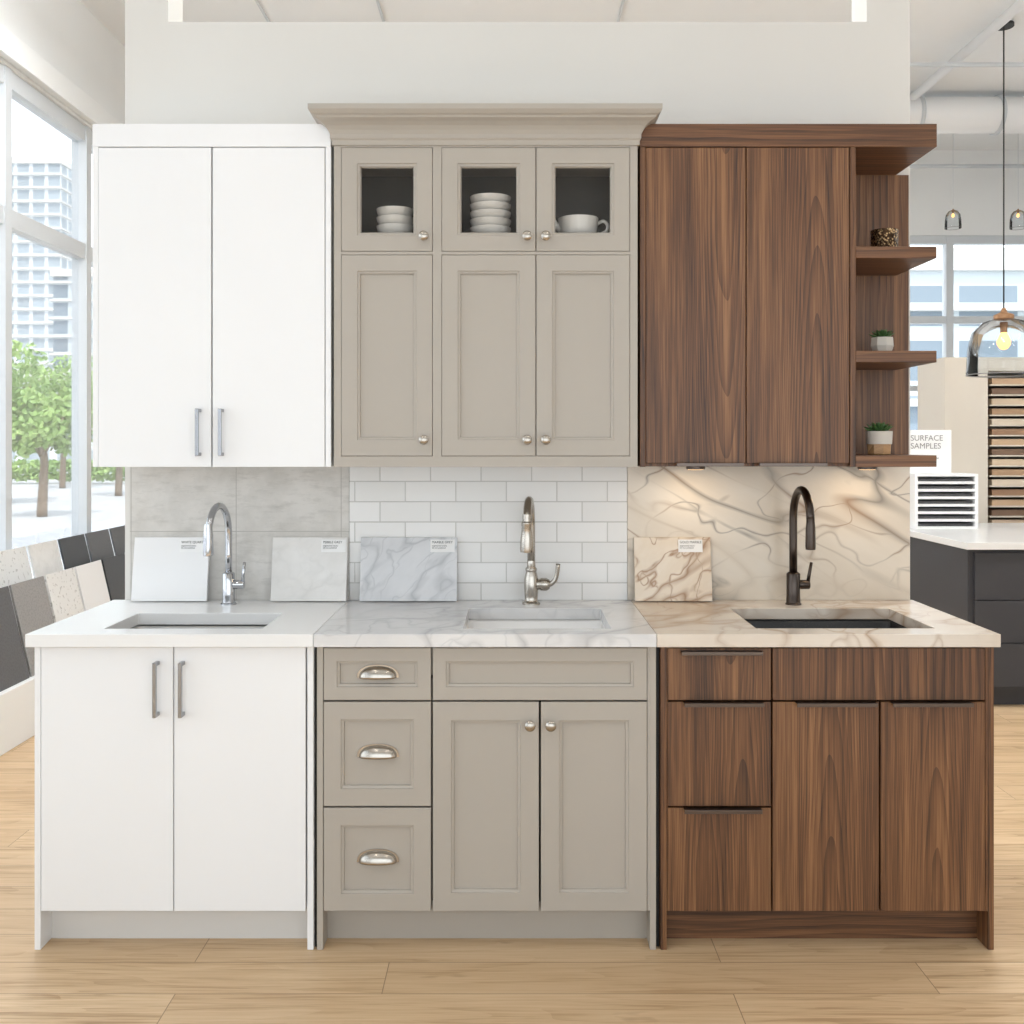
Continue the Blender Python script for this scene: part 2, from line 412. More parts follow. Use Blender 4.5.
L = [(1.6, XR-.3, YB+.02, YB+.1, 1.1, 1.18), (1.6, XR-.3, YB+.02, YB+.1, 3.44, 3.52), (1.6, XR-.3, YB+.02, YB+.1, 2.66, 2.73), (1.6, XR-.3, YB+.02, YB+.1, 2.0, 2.05)]
for x in (1.62, 2.55, 3.42, 3.62, 4.25, 5.2): L.append((x, x+.07, YB+.01, YB+.11, 1.1, 3.52))
boxes('window_frame', L, M['alu'], w)
box('window_glass', 1.6, XR-.3, YB+.055, YB+.06, 1.12, 3.5, M['glass'], w, 0)
w = empty('window_3')
L = [(FX0, FX1, YF-.1, YF-.02, .2, .28), (FX0, FX1, YF-.1, YF-.02, FZ1-.08, FZ1)]
for i in range(6): L.append((FX0+i*(FX1-FX0-.07)/5, FX0+.07+i*(FX1-FX0-.07)/5, YF-.11, YF-.01, .2, FZ1))
boxes('window_frame', L, M['alu'], w)
grid('wall_display', [-1.368, -1.216, 1.254, 1.407], [0, 2.97, 3.75, H-.001], {(1, 1)}, 0, .16, XZ, M['wall'])
box('trim_1', XL, XL+.05, YF+.1, YB-.1, WT+.02, WT+.16, M['roomwhite'], None, .003)

box('concrete_tile_backsplash', -1.347, -.574, -.011, -.0005, .9285, 1.404, M['concrete'], None, .0008)
box('subway_tile_backsplash', -.573, .406, -.011, -.0005, .9285, 1.404, M['subway'], None, .0008)
box('marble_slab_backsplash', .407, 1.402, -.011, -.0005, .9285, 1.404, M['goldsplash'], None, .0008)

# ---------------------------------------------------------------- base cabinets
DF = -.62; ZT = .8895
def carcass(p, x0, x1, mat, kick, panel_t=.018, body=None):
    body = body or mat
    zb = .114
    box('side_panel_left', x0, x0+panel_t, DF, -.005, 0, ZT, mat, p)
    box('side_panel_right', x1-panel_t, x1, DF, -.005, 0, ZT, mat, p)
    box('back_panel', x0+panel_t, x1-panel_t, -.02, -.006, .02, ZT, body, p, 0)
    box('bottom_panel', x0+panel_t, x1-panel_t, DF+.022, -.02, zb, zb+.018, body, p, 0)
    box('top_rail', x0+panel_t, x1-panel_t, DF+.021, DF+.04, ZT-.09, ZT, body, p, 0)
    box('toe_kick', x0+panel_t, x1-panel_t, DF+.07, DF+.085, 0, zb, kick, p, 0)

def bar_pull(p, x, z0, z1, yf, mat):
    boxes('bar_handle', [(x-.0055, x+.0055, yf-.034, yf-.024, z0, z1), (x-.0055, x+.0055, yf-.026, yf+.001, z0+.0, z0+.011), (x-.0055, x+.0055, yf-.026, yf+.001, z1-.011, z1)], mat, p, .0015)

wb = empty('white_base_cabinet')
carcass(wb, -1.395, -.580, M['white'], M['kickgrey'])
slab_door('door_left', -1.375, -.9895, .114, .885, DF-.001, M['white'], wb)
slab_door('door_right', -.9865, -.603, .114, .885, DF-.001, M['white'], wb)
bar_pull(wb, -1.034, .686, .845, DF, M['chromeh'])
bar_pull(wb, -.960, .686, .845, DF, M['chromeh'])

gb = empty('greige_shaker_base_cabinet')
carcass(gb, -.570, .421, M['greige'], M['greige'])
box('stile_right', .3955, .403, DF+.001, DF+.02, .114, ZT, M['greige'], gb)
box('drawer_divider', -.243, -.225, DF+.024, -.02, .134, ZT-.1, M['greige_in'], gb, 0)
zr = [(.730, .882), (.4208, .7246), (.114, .415)]
for i, (a, b) in enumerate(zr):
    shaker('drawer_front_%d' % (i+1), -.550, -.237, a, b, DF-.001, M['greige'], gb, .052 if i else .040)
shaker('false_front', -.231, .394, .730, .882, DF-.001, M['greige'], gb, .040)
shaker('door_left', -.231, .0785, .114, .7246, DF-.001, M['greige'], gb, .055)
shaker('door_right', .0845, .394, .114, .7246, DF-.001, M['greige'], gb, .055)

def cup_pull(p, x, z, yf, mat, a=.055, h=.034, d=.027):
    V = []; F = []; nu, nv = 24, 10
    for i in range(nu+1):
        u = math.pi*i/nu
        for j in range(nv+1):
            v = math.pi/2*j/nv; r = math.sin(u)**.75
            V.append((x+a*math.cos(u), yf-d*r*math.sin(v)-.0005, z-.012+h*r*math.cos(v)))
    for i in range(nu):
        for j in range(nv): F.append((i*(nv+1)+j, (i+1)*(nv+1)+j, (i+1)*(nv+1)+j+1, i*(nv+1)+j+1))
    o = mesh('cup_pull', V, F, mat, p, smooth=True)
    s = o.modifiers.new('s', 'SOLIDIFY'); s.thickness = .002
    V = []; F = []; n = 24
    for k_, (sc, yy) in enumerate(((1.0, yf-.003), (1.12, yf-.003), (1.12, yf), (1.0, yf))):
        for i in range(n+1):
            u = math.pi*i/n; V.append((x+a*sc*math.cos(u), yy, z-.012+(h*sc)*math.sin(u)**.75))
    for k_ in range(3):
        for i in range(n): F.append((k_*(n+1)+i, k_*(n+1)+i+1, (k_+1)*(n+1)+i+1, (k_+1)*(n+1)+i))
    mesh('cup_pull_flange', V, F, mat, p)
for z in (.806, .574, .266): cup_pull(gb, -.3925, z, DF+.010, M['nickel'])

KN = [(.0075, 0), (.0085, .002), (.005, .006), (.0048, .014), (.011, .018), (.0155, .023), (.0155, .027), (.012, .031), (.005, .033), (0.0005, .0333)]
def knob(p, x, z, yf): lathe('knob', KN, (x, yf, z), M['nickel'], p, 'Y', 20)
knob(gb, .0525, .6605, DF-.001); knob(gb, .1125, .6605, DF-.001)

nb = empty('walnut_base_cabinet')
carcass(nb, .434, 1.408, M['walnutp'], M['walnutx'], .018, M['black'])
box('stile_left', .4525, .4545, DF+.001, DF+.02, .114, ZT, M['walnutp'], nb, 0)
box('end_stile', 1.383, 1.3895, DF, DF+.02, .114, ZT, M['walnutp'], nb, 0)
for i, (a, b) in enumerate(zr): slab_door('drawer_front_%d' % (i+1), .4555, .7564, a, b, DF-.001, M['walnut'], nb)
slab_door('false_front', .7615, 1.3815, .730, .882, DF-.001, M['walnutp'], nb)
slab_door('door_left', .7615, 1.0715, .114, .7246, DF-.001, M['walnut'], nb)
slab_door('door_right', 1.0770, 1.3815, .114, .7246, DF-.001, M['walnut'], nb)
def edge_pull(p, x0, x1, z, yf, mat, up=False):
    l = [(x0, x1, yf-.022, yf+.002, min(z, z+.003), z+.003), (x0, x1, yf-.0245, yf-.0215, z-.008 if not up else z, z+.003 if not up else z+.011)]
    boxes('edge_pull_handle', l, mat, p, .001)
for x0, x1, z in ((.492, .728, .873), (.500, .731, .7235), (.500, .726, .414), (.826, 1.06, .7235), (1.104, 1.338, .7235)):
    edge_pull(nb, x0, x1, z, DF-.001, M['gunmetal'])
box('gap_shade_strip', -.5785, -.5715, -.60, -.01, 0, .885, M['black'], wb, 0)  # black strip paints the shade in the open gap between cabinets
box('gap_shade_strip', .4225, .4325, -.60, -.01, 0, .885, M['black'], nb, 0)  # same painted gap shade, between greige and walnut units

# ---------------------------------------------------------------- countertops
def counter(name, x0, x1, hole, mat):
    hx0, hx1, hy0, hy1 = hole
    grid(name, [x0, hx0, hx1, x1], [-.65, hy0, hy1, -.001], {(1, 1)}, .89, .928, XY, mat, None, .002)
S1 = (-1.215, -.745, -.56, -.285); S2 = (-.145, .296, -.56, -.19); S3 = (.730, 1.262, -.555, -.185)
counter('white_quartz_countertop', -1.408, -.5755, S1, M['quartz'])
counter('carrara_marble_countertop', -.5745, .4185, S2, M['carrara'])
counter('gold_marble_countertop', .4195, 1.414, S3, M['goldtop'])
def sink(name, S, mat, grate=False, depth=.17):
    e = empty(name); x0, x1, y0, y1 = S; g = .006; zt = .8888
    rings('basin', x0-g, x1+g, y0-g, y1+g, [(-.012, zt-.002), (-.012, zt), (0, zt), (.004, zt-.01), (.010, zt-depth+.03), (.02, zt-depth+.01), (.045, zt-depth), (.13, zt-depth-.004)], XY, mat, e, True, False, .03, 6, True)
    cx, cy = (x0+x1)/2, (y0+y1)/2
    lathe('drain', [(.04, 0), (.042, .003), (.032, .004), (.028, .001), (.001, .001)], (cx, cy, zt-depth-.0038), M['steel'], e)
    if grate:
        L = []
        for i in range(9): L.append((x0+.04+i*(x1-x0-.08)/8-.003, x0+.04+i*(x1-x0-.08)/8+.003, y0+.04, y1-.04, zt-depth+.02, zt-depth+.026))
        for i in range(5): L.append((x0+.035, x1-.035, y0+.04+i*(y1-y0-.08)/4-.003, y0+.04+i*(y1-y0-.08)/4+.003, zt-depth+.014, zt-depth+.02))
        boxes('sink_grid', L, M['gunmetal'], e)
sink('stainless_kitchen_sink', S1, M['steel']); sink('white_fireclay_kitchen_sink', S2, M['sinkwhite'], depth=.15); sink('black_granite_kitchen_sink', S3, M['sinkblack'], True)

# ---------------------------------------------------------------- faucets
def arc_pts(x, y, z0, ztop, reach, drop_to, dx=0, n=14):
    r = reach/2; zc = ztop-r; P = [(x, y, z0), (x, y, (z0+zc)/2), (x, y, zc)]
    for i in range(1, n):
        a = math.pi*i/n; f = (1-math.cos(a))/2
        P.append((x+dx*f, y-r+r*math.cos(a), zc+r*math.sin(a)))
    P.append((x+dx, y-reach, zc)); P.append((x+dx, y-reach, drop_to)); return P
def faucet_modern(x, y, top, mat, tip, name='kitchen_faucet', dx=0, r=.0105, br=.019):
    e = empty(name); z = .928
    lathe('base', [(.027, 0), (.027, .004), (br+.001, .007), (br, .03), (br, .105), (br-.002, .108), (r+.001, .112)], (x, y, z), mat, e)
    P = arc_pts(x, y, z+.10, top, .20, tip+.10, dx)
    tube('gooseneck', P, r, mat, e)
    lathe('spray_head', [(.009, 0), (.0155, .002), (.0165, .012), (.0155, .07), (.0125, .10), (r, .105)], (x+dx, y-.20, tip), mat, e)
    lathe('valve_hub', [(.016, 0), (.016, .032), (.014, .036), (.002, .037)], (x+br-.004, y, z+.068), mat, e, 'X')
    tube('lever', [(x+br+.026, y, z+.068), (x+br+.030, y-.004, z+.10), (x+br+.036, y-.01, z+.145)], [.0068, .006, .005], mat, e)
    return e
faucet_modern(-.972, -.105, 1.272, M['chrome'], 1.115, dx=-.01, r=.0115, br=.021)
faucet_modern(.965, -.105, 1.325, M['dkbronze'], 1.135, r=.0135, br=.023)
def faucet_classic(x, y, top, mat, tip):
    e = empty('kitchen_faucet'); z = .928
    lathe('base', [(.031, 0), (.031, .006), (.025, .010), (.022, .016), (.023, .030), (.0245, .055), (.0245, .085), (.021, .100), (.018, .112), (.020, .116), (.020, .122), (.015, .128), (.0135, .15)], (x, y, z), mat, e)
    dx = -.018
    P = arc_pts(x, y, z+.14, top, .19, tip+.12, dx); tube('gooseneck', P, .0135, mat, e)
    lathe('spray_head', [(.012, 0), (.021, .002), (.0225, .012), (.020, .05), (.016, .085), (.0175, .088), (.0175, .098), (.014, .102), (.014, .125)], (x+dx, y-.19, tip), mat, e)
    lathe('valve_hub', [(.019, 0), (.019, .012), (.022, .016), (.022, .034), (.016, .045), (.003, .047)], (x+.018, y, z+.068), mat, e, 'X')
    tube('lever', [(x+.052, y, z+.068), (x+.070, y-.006, z+.072), (x+.086, y-.01, z+.095), (x+.092, y-.014, z+.14)], [.0105, .009, .0075, .0075], mat, e, sub=4)
faucet_classic(.066, -.10, 1.290, M['nickel'], 1.125)

# ---------------------------------------------------------------- sample boards
def sample(name, x0, x1, h, mat, label=None, lx=None, yb=-.062):
    e = empty(name); t = .012
    top = -.0125-t; a = math.asin((top-(yb))/h)
    M4 = Matrix.Translation((x0, yb+t+.002, .9295)) @ Matrix.Rotation(-a, 4, 'X')
    M5 = Matrix.Translation((0, yb+t+.002, .9295)) @ Matrix.Rotation(-a, 4, 'X')
    ob = box('stone_slab', x0, x1, -t, 0, 0, h, mat, e, .001); ob.matrix_local = M5
    lb = box('label_card', lx, lx+.085, -t-.001, -t-.0002, h-.052, h-.008, M['label'], e, 0); lb.matrix_local = M4
    t1 = text('label_title', label, .0115, (0, 0, 0), (0, 0, 0), M['ink'], e)
    t1.matrix_local = M4 @ Matrix.Translation((lx+.005, -t-.0014, h-.021)) @ Matrix.Rotation(math.pi/2, 4, 'X')
    t2 = text('label_text', 'engineered stone\n20 mm polished', .0075, (0, 0, 0), (0, 0, 0), M['ink'], e)
    t2.matrix_local = M4 @ Matrix.Translation((lx+.005, -t-.0014, h-.032)) @ Matrix.Rotation(math.pi/2, 4, 'X')
sample('stone_sample_board', -1.325, -1.062, .222, M['whitesample'], 'WHITE QUARTZ', .160)
sample('stone_sample_board', -.840, -.577, .222, M['greysample'], 'PEBBLE GREY', .172)
sample('stone_sample_board', -.530, -.192, .222, M['marblesample'], 'MARBLE GREY', .244)
sample('stone_sample_board', .428, .697, .222, M['goldsample'], 'GOLD MARBLE', .155)

# ---------------------------------------------------------------- wall cabinets
UF = -.355; ZB = 1.405
def ucarcass(p, x0, x1, zt, yf, mat, inner=None):
    t = .018; inner = inner or mat
    box('side_panel_left', x0, x0+t, yf, -.002, ZB, zt, mat, p)
    box('side_panel_right', x1-t, x1, yf, -.002, ZB, zt, mat, p)
    box('bottom_panel', x0+t, x1-t, yf+.022, -.002, ZB+.001, ZB+.019, mat, p, 0)
    box('top_panel', x0+t, x1-t, yf+.022, -.002, zt-.02, zt-.002, mat, p, 0)
    box('back_panel', x0+t, x1-t, -.012, -.002, ZB+.019, zt-.02, inner, p, 0)
wu = empty('white_wall_cabinet')
ucarcass(wu, -1.335, -.576, 2.495, UF, M['white'])
box('top_fascia', -1.335, -.576, UF-.002, UF+.018, 2.424, 2.497, M['white'], wu)
slab_door('door_left', -1.316, -.9575, ZB, 2.4215, UF-.001, M['white'], wu)
slab_door('door_right', -.9530, -.596, ZB, 2.4215, UF-.001, M['white'], wu)
bar_pull(wu, -.994, 1.44, 1.59, UF, M['chromeh']); bar_pull(wu, -.922, 1.44, 1.59, UF, M['chromeh'])

gu = empty('greige_wall_cabinet'); GF = -.365
ucarcass(gu, -.5655, .3985, 2.44, GF+.02, M['greige'], M['greige_in'])
fx = [-.5655, -.5425, -.2515, -.2235, .3745, .3985]; fz = [ZB, 1.439, 2.079, 2.089, 2.419, 2.44]
grid('face_frame', fx, fz, {(1, 1), (3, 1), (1, 3), (3, 3)}, GF, GF+.02, XZ, M['greige'], gu, .0008)
box('fixed_shelf', -.547, .380, GF+.022, -.012, 2.105, 2.125, M['greige_in'], gu, 0)
box('divider', -.245, -.230, GF+.022, -.012, 2.125, 2.42, M['greige_in'], gu, 0)
box('divider_lower', .068, .084, GF+.03, GF+.05, 1.425, 2.42, M['greige'], gu, 0)
g = .0014
for i, (a, b) in enumerate(((-.5425, -.2515), (-.2235, .0760), (.0760, .3745))):
    shaker('door_%d' % (i+1), a+g, b-g, 1.439+g, 2.079-g, GF-.001, M['greige'], gu, .052)
    w = .055; yf = GF-.001
    rings('glass_door_frame_%d' % (i+1), a+g, b-g, 2.089+g, 2.419-g, [(w+.006, yf+.02), (0, yf+.02), (0, yf+.0012), (.0012, yf), (w-.006, yf), (w-.0045, yf+.004), (w+.002, yf+.005), (w+.006, yf+.012), (w+.006, yf+.02)], XZ, M['greige'], gu, False, False)
    box('glass_pane_%d' % (i+1), a+w, b-w, yf+.013, yf+.016, 2.089+w, 2.419-w, M['glass'], gu, 0)
for x in (-.2785, .0478, .1065):
    knob(gu, x, 1.491, GF-.001); knob(gu, x, 2.134, GF-.001)
prof = [(0, 2.425), (.006, 2.425), (.006, 2.440), (.0105, 2.446), (.0105, 2.458), (.016, 2.470), (.024, 2.482), (.036, 2.492), (.050, 2.499), (.053, 2.505), (.060, 2.509), (.066, 2.516), (.069, 2.520), (.069, 2.536), (0, 2.536)]
V = []; F = []
for o_, z in prof: V += [(-.5655-o_, -.002, z), (-.5655-o_, GF-o_, z), (.3985+o_, GF-o_, z), (.3985+o_, -.002, z)]
for i in range(len(prof)-1):
    for j in range(3): F.append((i*4+j, i*4+j+1, i*4+4+j+1, i*4+4+j))
n = (len(prof)-1)*4; F.append((n, n+1, n+2, n+3))
mesh('crown_molding', V, F, M['greige'], gu)

nu_ = empty('walnut_wall_cabinet')
ucarcass(nu_, .4075, 1.0945, 2.424, UF, M['walnutp'])
box('top_board', .4075, 1.352, UF-.002, -.002, 2.424, 2.497, M['walnutx'], nu_)
slab_door('door_left', .4265, .7435, ZB+.012, 2.4215, UF-.001, M['walnut'], nu_)
slab_door('door_right', .7468, 1.0735, ZB+.012, 2.4215, UF-.001, M['walnut'], nu_)
box('open_shelf_back', 1.0945, 1.395, -.018, -.002, ZB, 2.424, M['walnutp'], nu_, 0)
for i, (a, b) in enumerate(((2.070, 2.107), (1.738, 1.775), (1.405, 1.442))):
    box('open_shelf_%d' % (i+1), 1.0945, 1.352, UF, -.018, a, b, M['walnutx'], nu_)
edge_pull(nu_, .52, .733, ZB+.002, UF-.001, M['gunmetal'], True); edge_pull(nu_, .782, .997, ZB+.002, UF-.001, M['gunmetal'], True)
ul = empty('under_cabinet_puck_lights')
for x in (.62, 1.20):
    lathe('puck_housing', [(.03, 0), (.032, .002), (.032, .011), (.028, .012)], (x, -.16, 1.3925), M['gunmetal'], ul)
    lathe('puck_lens', [(.026, 0), (.026, .001)], (x, -.16, 1.3912), M['ledwarm'], ul)

# ---------------------------------------------------------------- crockery
def bowl_stack(x, y, z, r, n, dz):
    e = empty('bowl_stack')
    for i in range(n):
        h = dz*1.3
        lathe('bowl_%d' % (i+1), [(r*.5, 0), (r*.55, .002), (r*.8, h*.3), (r*.96, h*.7), (r, h), (r*1.01, h+.002), (r*.97, h+.002), (r*.93, h*.72), (r*.75, h*.35), (r*.4, .006), (.001, .006)], (x, y, z+i*dz), M['ceramic'], e, n=36)
bowl_stack(-.384, -.245, 2.1255, .062, 4, .028)
bowl_stack(-.071, -.245, 2.1255, .068, 6, .0255)
tc = empty('teacup')
lathe('cup_body', [(.03, 0), (.034, .004), (.03, .010), (.052, .03), (.062, .05), (.065, .075), (.067, .092), (.063, .092), (.06, .07), (.05, .035), (.001, .02)], (.218, -.25, 2.1255), M['ceramic'], tc, n=36)
tube('cup_handle', [(.278, -.25, 2.200), (.300, -.25, 2.210), (.314, -.25, 2.196), (.308, -.25, 2.176), (.272, -.25, 2.160)], .006, M['ceramic'], tc, sub=5)
tube('cup_spout', [(.165, -.25, 2.180), (.145, -.25, 2.198), (.135, -.25, 2.214)], [.014, .010, .008], M['ceramic'], tc, sub=4)

cc = empty('bronze_candle_holder')
lathe('cup', [(.034, 0), (.038, .003), (.043, .02), (.044, .078), (.041, .078), (.039, .02), (.001, .01)], (1.235, -.22, 2.1075), M['bronzecup'], cc)
def succulent(name, x, y, z, pr, ph, mat, mat2=None, lh=.04, nl=26):
    e = empty(name)
    if mat2:
        lathe('pot_base', [(pr*.82, 0), (pr*.9, .003), (pr*.95, ph*.45)], (x, y, z), mat2, e, n=8, smooth=False)
        lathe('pot', [(pr*.96, ph*.45), (pr*1.02, ph), (pr*.9, ph), (pr*.88, ph*.85), (.001, ph*.85)], (x, y, z), mat, e, n=24)
    else: lathe('pot', [(pr*.75, 0), (pr*1.0, ph*.5), (pr*.95, ph), (pr*.82, ph), (pr*.8, ph*.86), (.001, ph*.86)], (x, y, z), mat, e, n=8, smooth=False)
    lathe('soil', [(pr*.8, 0), (pr*.7, .003), (.001, .004)], (x, y, z+ph*.86), M['soil'], e)
    V = []; F = []
    for i in range(nl):
        a = i*2.399; f = i/nl; el = math.radians(15+70*(1-f))
        l = lh*(.7+.5*f); d = Vector((math.cos(a)*math.cos(el), math.sin(a)*math.cos(el), math.sin(el)))
        s = Vector((-math.sin(a), math.cos(a), 0)); u = d.cross(s); b0 = Vector((x, y, z+ph*.88)); wd = lh*.16
        n = len(V)
        V += [b0+s*wd*.5, b0-s*wd*.5, b0+d*l*.55+s*wd, b0+d*l*.55-s*wd, b0+d*l*.5+u*wd*.7, b0+d*l*.5-u*wd*.7, b0+d*l]
        F += [(n, n+2, n+4), (n, n+4, n+1), (n+1, n+4, n+3), (n, n+5, n+2), (n, n+1, n+5), (n+1, n+3, n+5), (n+2, n+6, n+4), (n+4, n+6, n+3), (n+2, n+5, n+6), (n+3, n+6, n+5)]
    V = [tuple(v) for v in V]
    me = bpy.data.meshes.new('leaves'); me.from_pydata(V, [], F); me.materials.append(M['plant'])
    o = bpy.data.objects.new('leaves', me); COL.objects.link(o); o.parent = e
succulent('potted_succulent', 1.228, -.22, 1.7755, .038, .055, M['potwhite'], None, .046)
succulent('potted_succulent', 1.218, -.22, 1.4425, .042, .078, M['potwhite'], M['potwood'], .054)

# ---------------------------------------------------------------- left stone sample display
sd = empty('stone_sample_display_rack')
boxes('stand', [(-2.60, -2.42, -.5, 5.6, 0, .29), (-2.74, -2.60, -.5, 5.6, 0, .50)], M['roomwhite'], sd, .004)
def rack_slab(xb, y0, y1, z, h, mat):
    V, F = bx(-.012, 0, y0, y1, 0, h)
    o = mesh('sample_slab', V, F, mat, sd, .001); o.matrix_local = Matrix.Translation((xb, 0, z+.0005)) @ Matrix.Rotation(math.radians(-13), 4, 'Y')
o1 = [M[m] for m in ('terrazzo', 'midgrey', 'whitesample', 'darkgrey', 'midgrey', 'terrazzo', 'whitesample', 'blackstone', 'terrazzo', 'midgrey', 'whitesample', 'darkgrey', 'terrazzo', 'whitesample')]
o2 = [M[m] for m in ('whitesample', 'terrazzo', 'midgrey', 'whitesample', 'terrazzo', 'greysample', 'blackstone', 'darkgrey', 'darkgrey', 'terrazzo', 'whitesample', 'midgrey', 'terrazzo', 'whitesample')]
for i in range(13):
    y = .43+.385*(i-1)
    rack_slab(-2.45, y, y+.36, .29, .48, o1[i]); rack_slab(-2.615, y+.12, y+.47, .50, .42, o2[i])

# ---------------------------------------------------------------- right background
isl = empty('kitchen_island')
IX0, IX1, IY0, IY1 = 2.57, 5.2, 2.08, 3.45
boxes('island_body', [(IX0, IX1, IY0+.02, IY1, .1, .888), (IX0+.03, IX1, IY0+.08, IY1-.03, 0, .1)], M['charcoal'], isl)
for i in range(4):
    a = IX0+.02+i*.65
    for z0, z1 in ((.12, .36), (.366, .60), (.606, .87)): slab_door('drawer_front', a, a+.64, z0, z1, IY0, M['charcoal'], isl)
box('side_panel', IX0-.012, IX0-.0005, IY0+.02, IY1, 0, .888, M['charcoal'], isl)
box('island_countertop', IX0-.04, IX1+.02, IY0-.03, IY1+.03, .889, .928, M['islandtop'], isl, .003)
rk = empty('sample_tray_rack')
L = [(2.6, 2.62, 2.95, 3.2, .929, 1.285), (2.99, 3.01, 2.95, 3.2, .929, 1.285), (2.62, 2.99, 3.18, 3.2, .929, 1.285)]
for i in range(8): L.append((2.62, 2.99, 2.95, 3.18, .929+i*.0485, .945+i*.0485))
boxes('rack', L, M['label'], rk)
boxes('sample_trays', [(2.63, 2.98, 2.975, 3.17, .9455+i*.0485, .962+i*.0485) for i in range(7)], M['darkgrey'], rk)
sg = empty('tabletop_sign')
box('sign_board', 2.60, 2.885, 3.06, 3.07, 1.2855, 1.57, M['label'], sg)
text('sign_title', 'SURFACE\nSAMPLES', .052, (2.615, 3.058, 1.50), (math.pi/2, 0, 0), M['midgrey'], sg)
text('sign_text', 'quartz  stone  laminate\nask us for a sample', .02, (2.615, 3.058, 1.38), (math.pi/2, 0, 0), M['ink'], sg)

dc = empty('sample_display_cabinet')
CY = 3.9
boxes('cabinet_shell', [(3.20, 3.52, CY, CY+.5, 0, 2.12), (4.55, 4.6, CY, CY+.5, 0, 2.12), (3.52, 4.55, CY, CY+.5, 2.02, 2.12), (3.52, 4.55, CY+.45, CY+.5, 0, 2.02), (3.52, 4.55, CY, CY+.45, 0, .8)], M['cream'], dc, .002)
tones = [rgb(206, 184, 156), rgb(170, 138, 106), rgb(214, 198, 176), rgb(150, 116, 88), rgb(190, 160, 128), rgb(120, 94, 74)]
tm = [paint('laminate_%d' % q, t, .5) for q, t in enumerate(tones)]
for i in range(15):
    z = .86+i*.075
    box('sample_tray', 3.54, 4.53, CY+.01, CY+.43, z, z+.010, M['cream'], dc, 0)
    box('laminate_sample', 3.56, 4.51, CY+.02, CY+.42, z+.0105, z+.055, tm[(i*5) % 6], dc, 0)

def glass_pendant(x, y, ztop, zbot, r):
    e = empty('glass_pendant_light')
    lathe('canopy', [(.065, 0), (.065, .02), (.05, .032), (.01, .035)], (x, y, H-.036), M['cord'], e)
    tube('cord', [(x, y, H-.03), (x, y, ztop+.05)], .005 if r > .1 else .0022, M['cord'] if r > .1 else M['alu'], e, n=8)
    s = r/.2
    lathe('cap', [(.03*s, 0), (.055*s, .005), (.055*s, .03*s), (.02*s, .045*s), (.01*s, .07*s)], (x, y, ztop-.01), M['brasswood'], e)
    h = ztop-zbot
    o = lathe('glass_shade', [(r*1.0, 0), (r*1.01, .01), (r*.97, h*.45), (r*.86, h*.75), (r*.6, h*.93), (r*.27, h)], (x, y, zbot), M['shade'], e, n=36)
    bm = bmesh.new(); bm.from_mesh(o.data); bmesh.ops.delete(bm, geom=[f for f in bm.faces if len(f.verts) > 4], context='FACES'); bm.to_mesh(o.data); bm.free()
    tube('glass_rim', [(x+r*math.cos(a*math.pi/24), y+r*math.sin(a*math.pi/24), zbot) for a in range(49)], .004 if r > .1 else .002, M['midgrey'], e, n=6)
    lathe('socket', [(.018*s, 0), (.022*s, .06*s)], (x, y, ztop-.08*s), M['brasswood'], e)
    lathe('bulb', [(.002, 0), (.02*s, .006*s), (.036*s, .03*s), (.038*s, .05*s), (.026*s, .08*s), (.015*s, .10*s)], (x, y, ztop-.18*s), M['bulb'], e)
glass_pendant(3.345, 3.30, 2.33, 1.95, .235)
glass_pendant(3.93, 5.43, 3.56, 3.40, .07)
glass_pendant(4.51, 5.43, 3.56, 3.40, .07)
vd = empty('ventilation_duct')
tube('duct_tube', [(1.7, 4.7, 4.17), (5.55, 4.7, 4.17)], .145, M['pipe'], vd, 32)
for x in (2.2, 3.3, 3.95, 4.4): tube('duct_flange', [(x, 4.7, 4.17), (x+.03, 4.7, 4.17)], .158, M['alu'], vd, 32)
tube('sprinkler_pipe', [(3.19, -3, 4.235), (3.19, 4.45, 4.235)], .034, M['pipe'], None, 14)
tube('conduit_pipe', [(1.6, 3.6, 4.17), (5.55, 3.6, 4.17)], .016, M['alu'], None, 12)
tube('conduit_pipe', [(1.6, 5.6, 4.00), (5.55, 5.6, 4.00)], .018, M['alu'], None, 12)
for x in (-1.65, -.87, .72):
    box('suspended_rail', x-.008, x+.008, .6, 6.0, 4.335, 4.3495, M['alu'], None, 0)
lf = empty('added_ceiling_fill')  # unseen ceiling lamps, added as fill light for the room
LFX = [(-1.2, -2.6), (1.2, -2.6), (3.8, -1.0)]
boxes('fill_housing', [(x-.06, x+.06, y-1.2, y+1.2, H-.07, H-.001) for x, y in LFX], M['roomwhite'], lf, .003)
sf = empty('added_back_fill')  # lamps added out of frame to brighten the back room and its ceiling
SFX = [(-1.9, 1.1), (0.0, 1.1), (2.1, .9), (4.6, 1.0)]
boxes('fill_housing', [(x-.08, x+.08, y-.7, y+.7, 3.96, 4.02) for x, y in SFX], M['roomwhite'], sf, .003)
boxes('fill_hanger_rods', [(x-.004, x+.004, y+s-.004, y+s+.004, 4.02, H) for x, y in SFX for s in (-.6, .6)], M['alu'], sf)

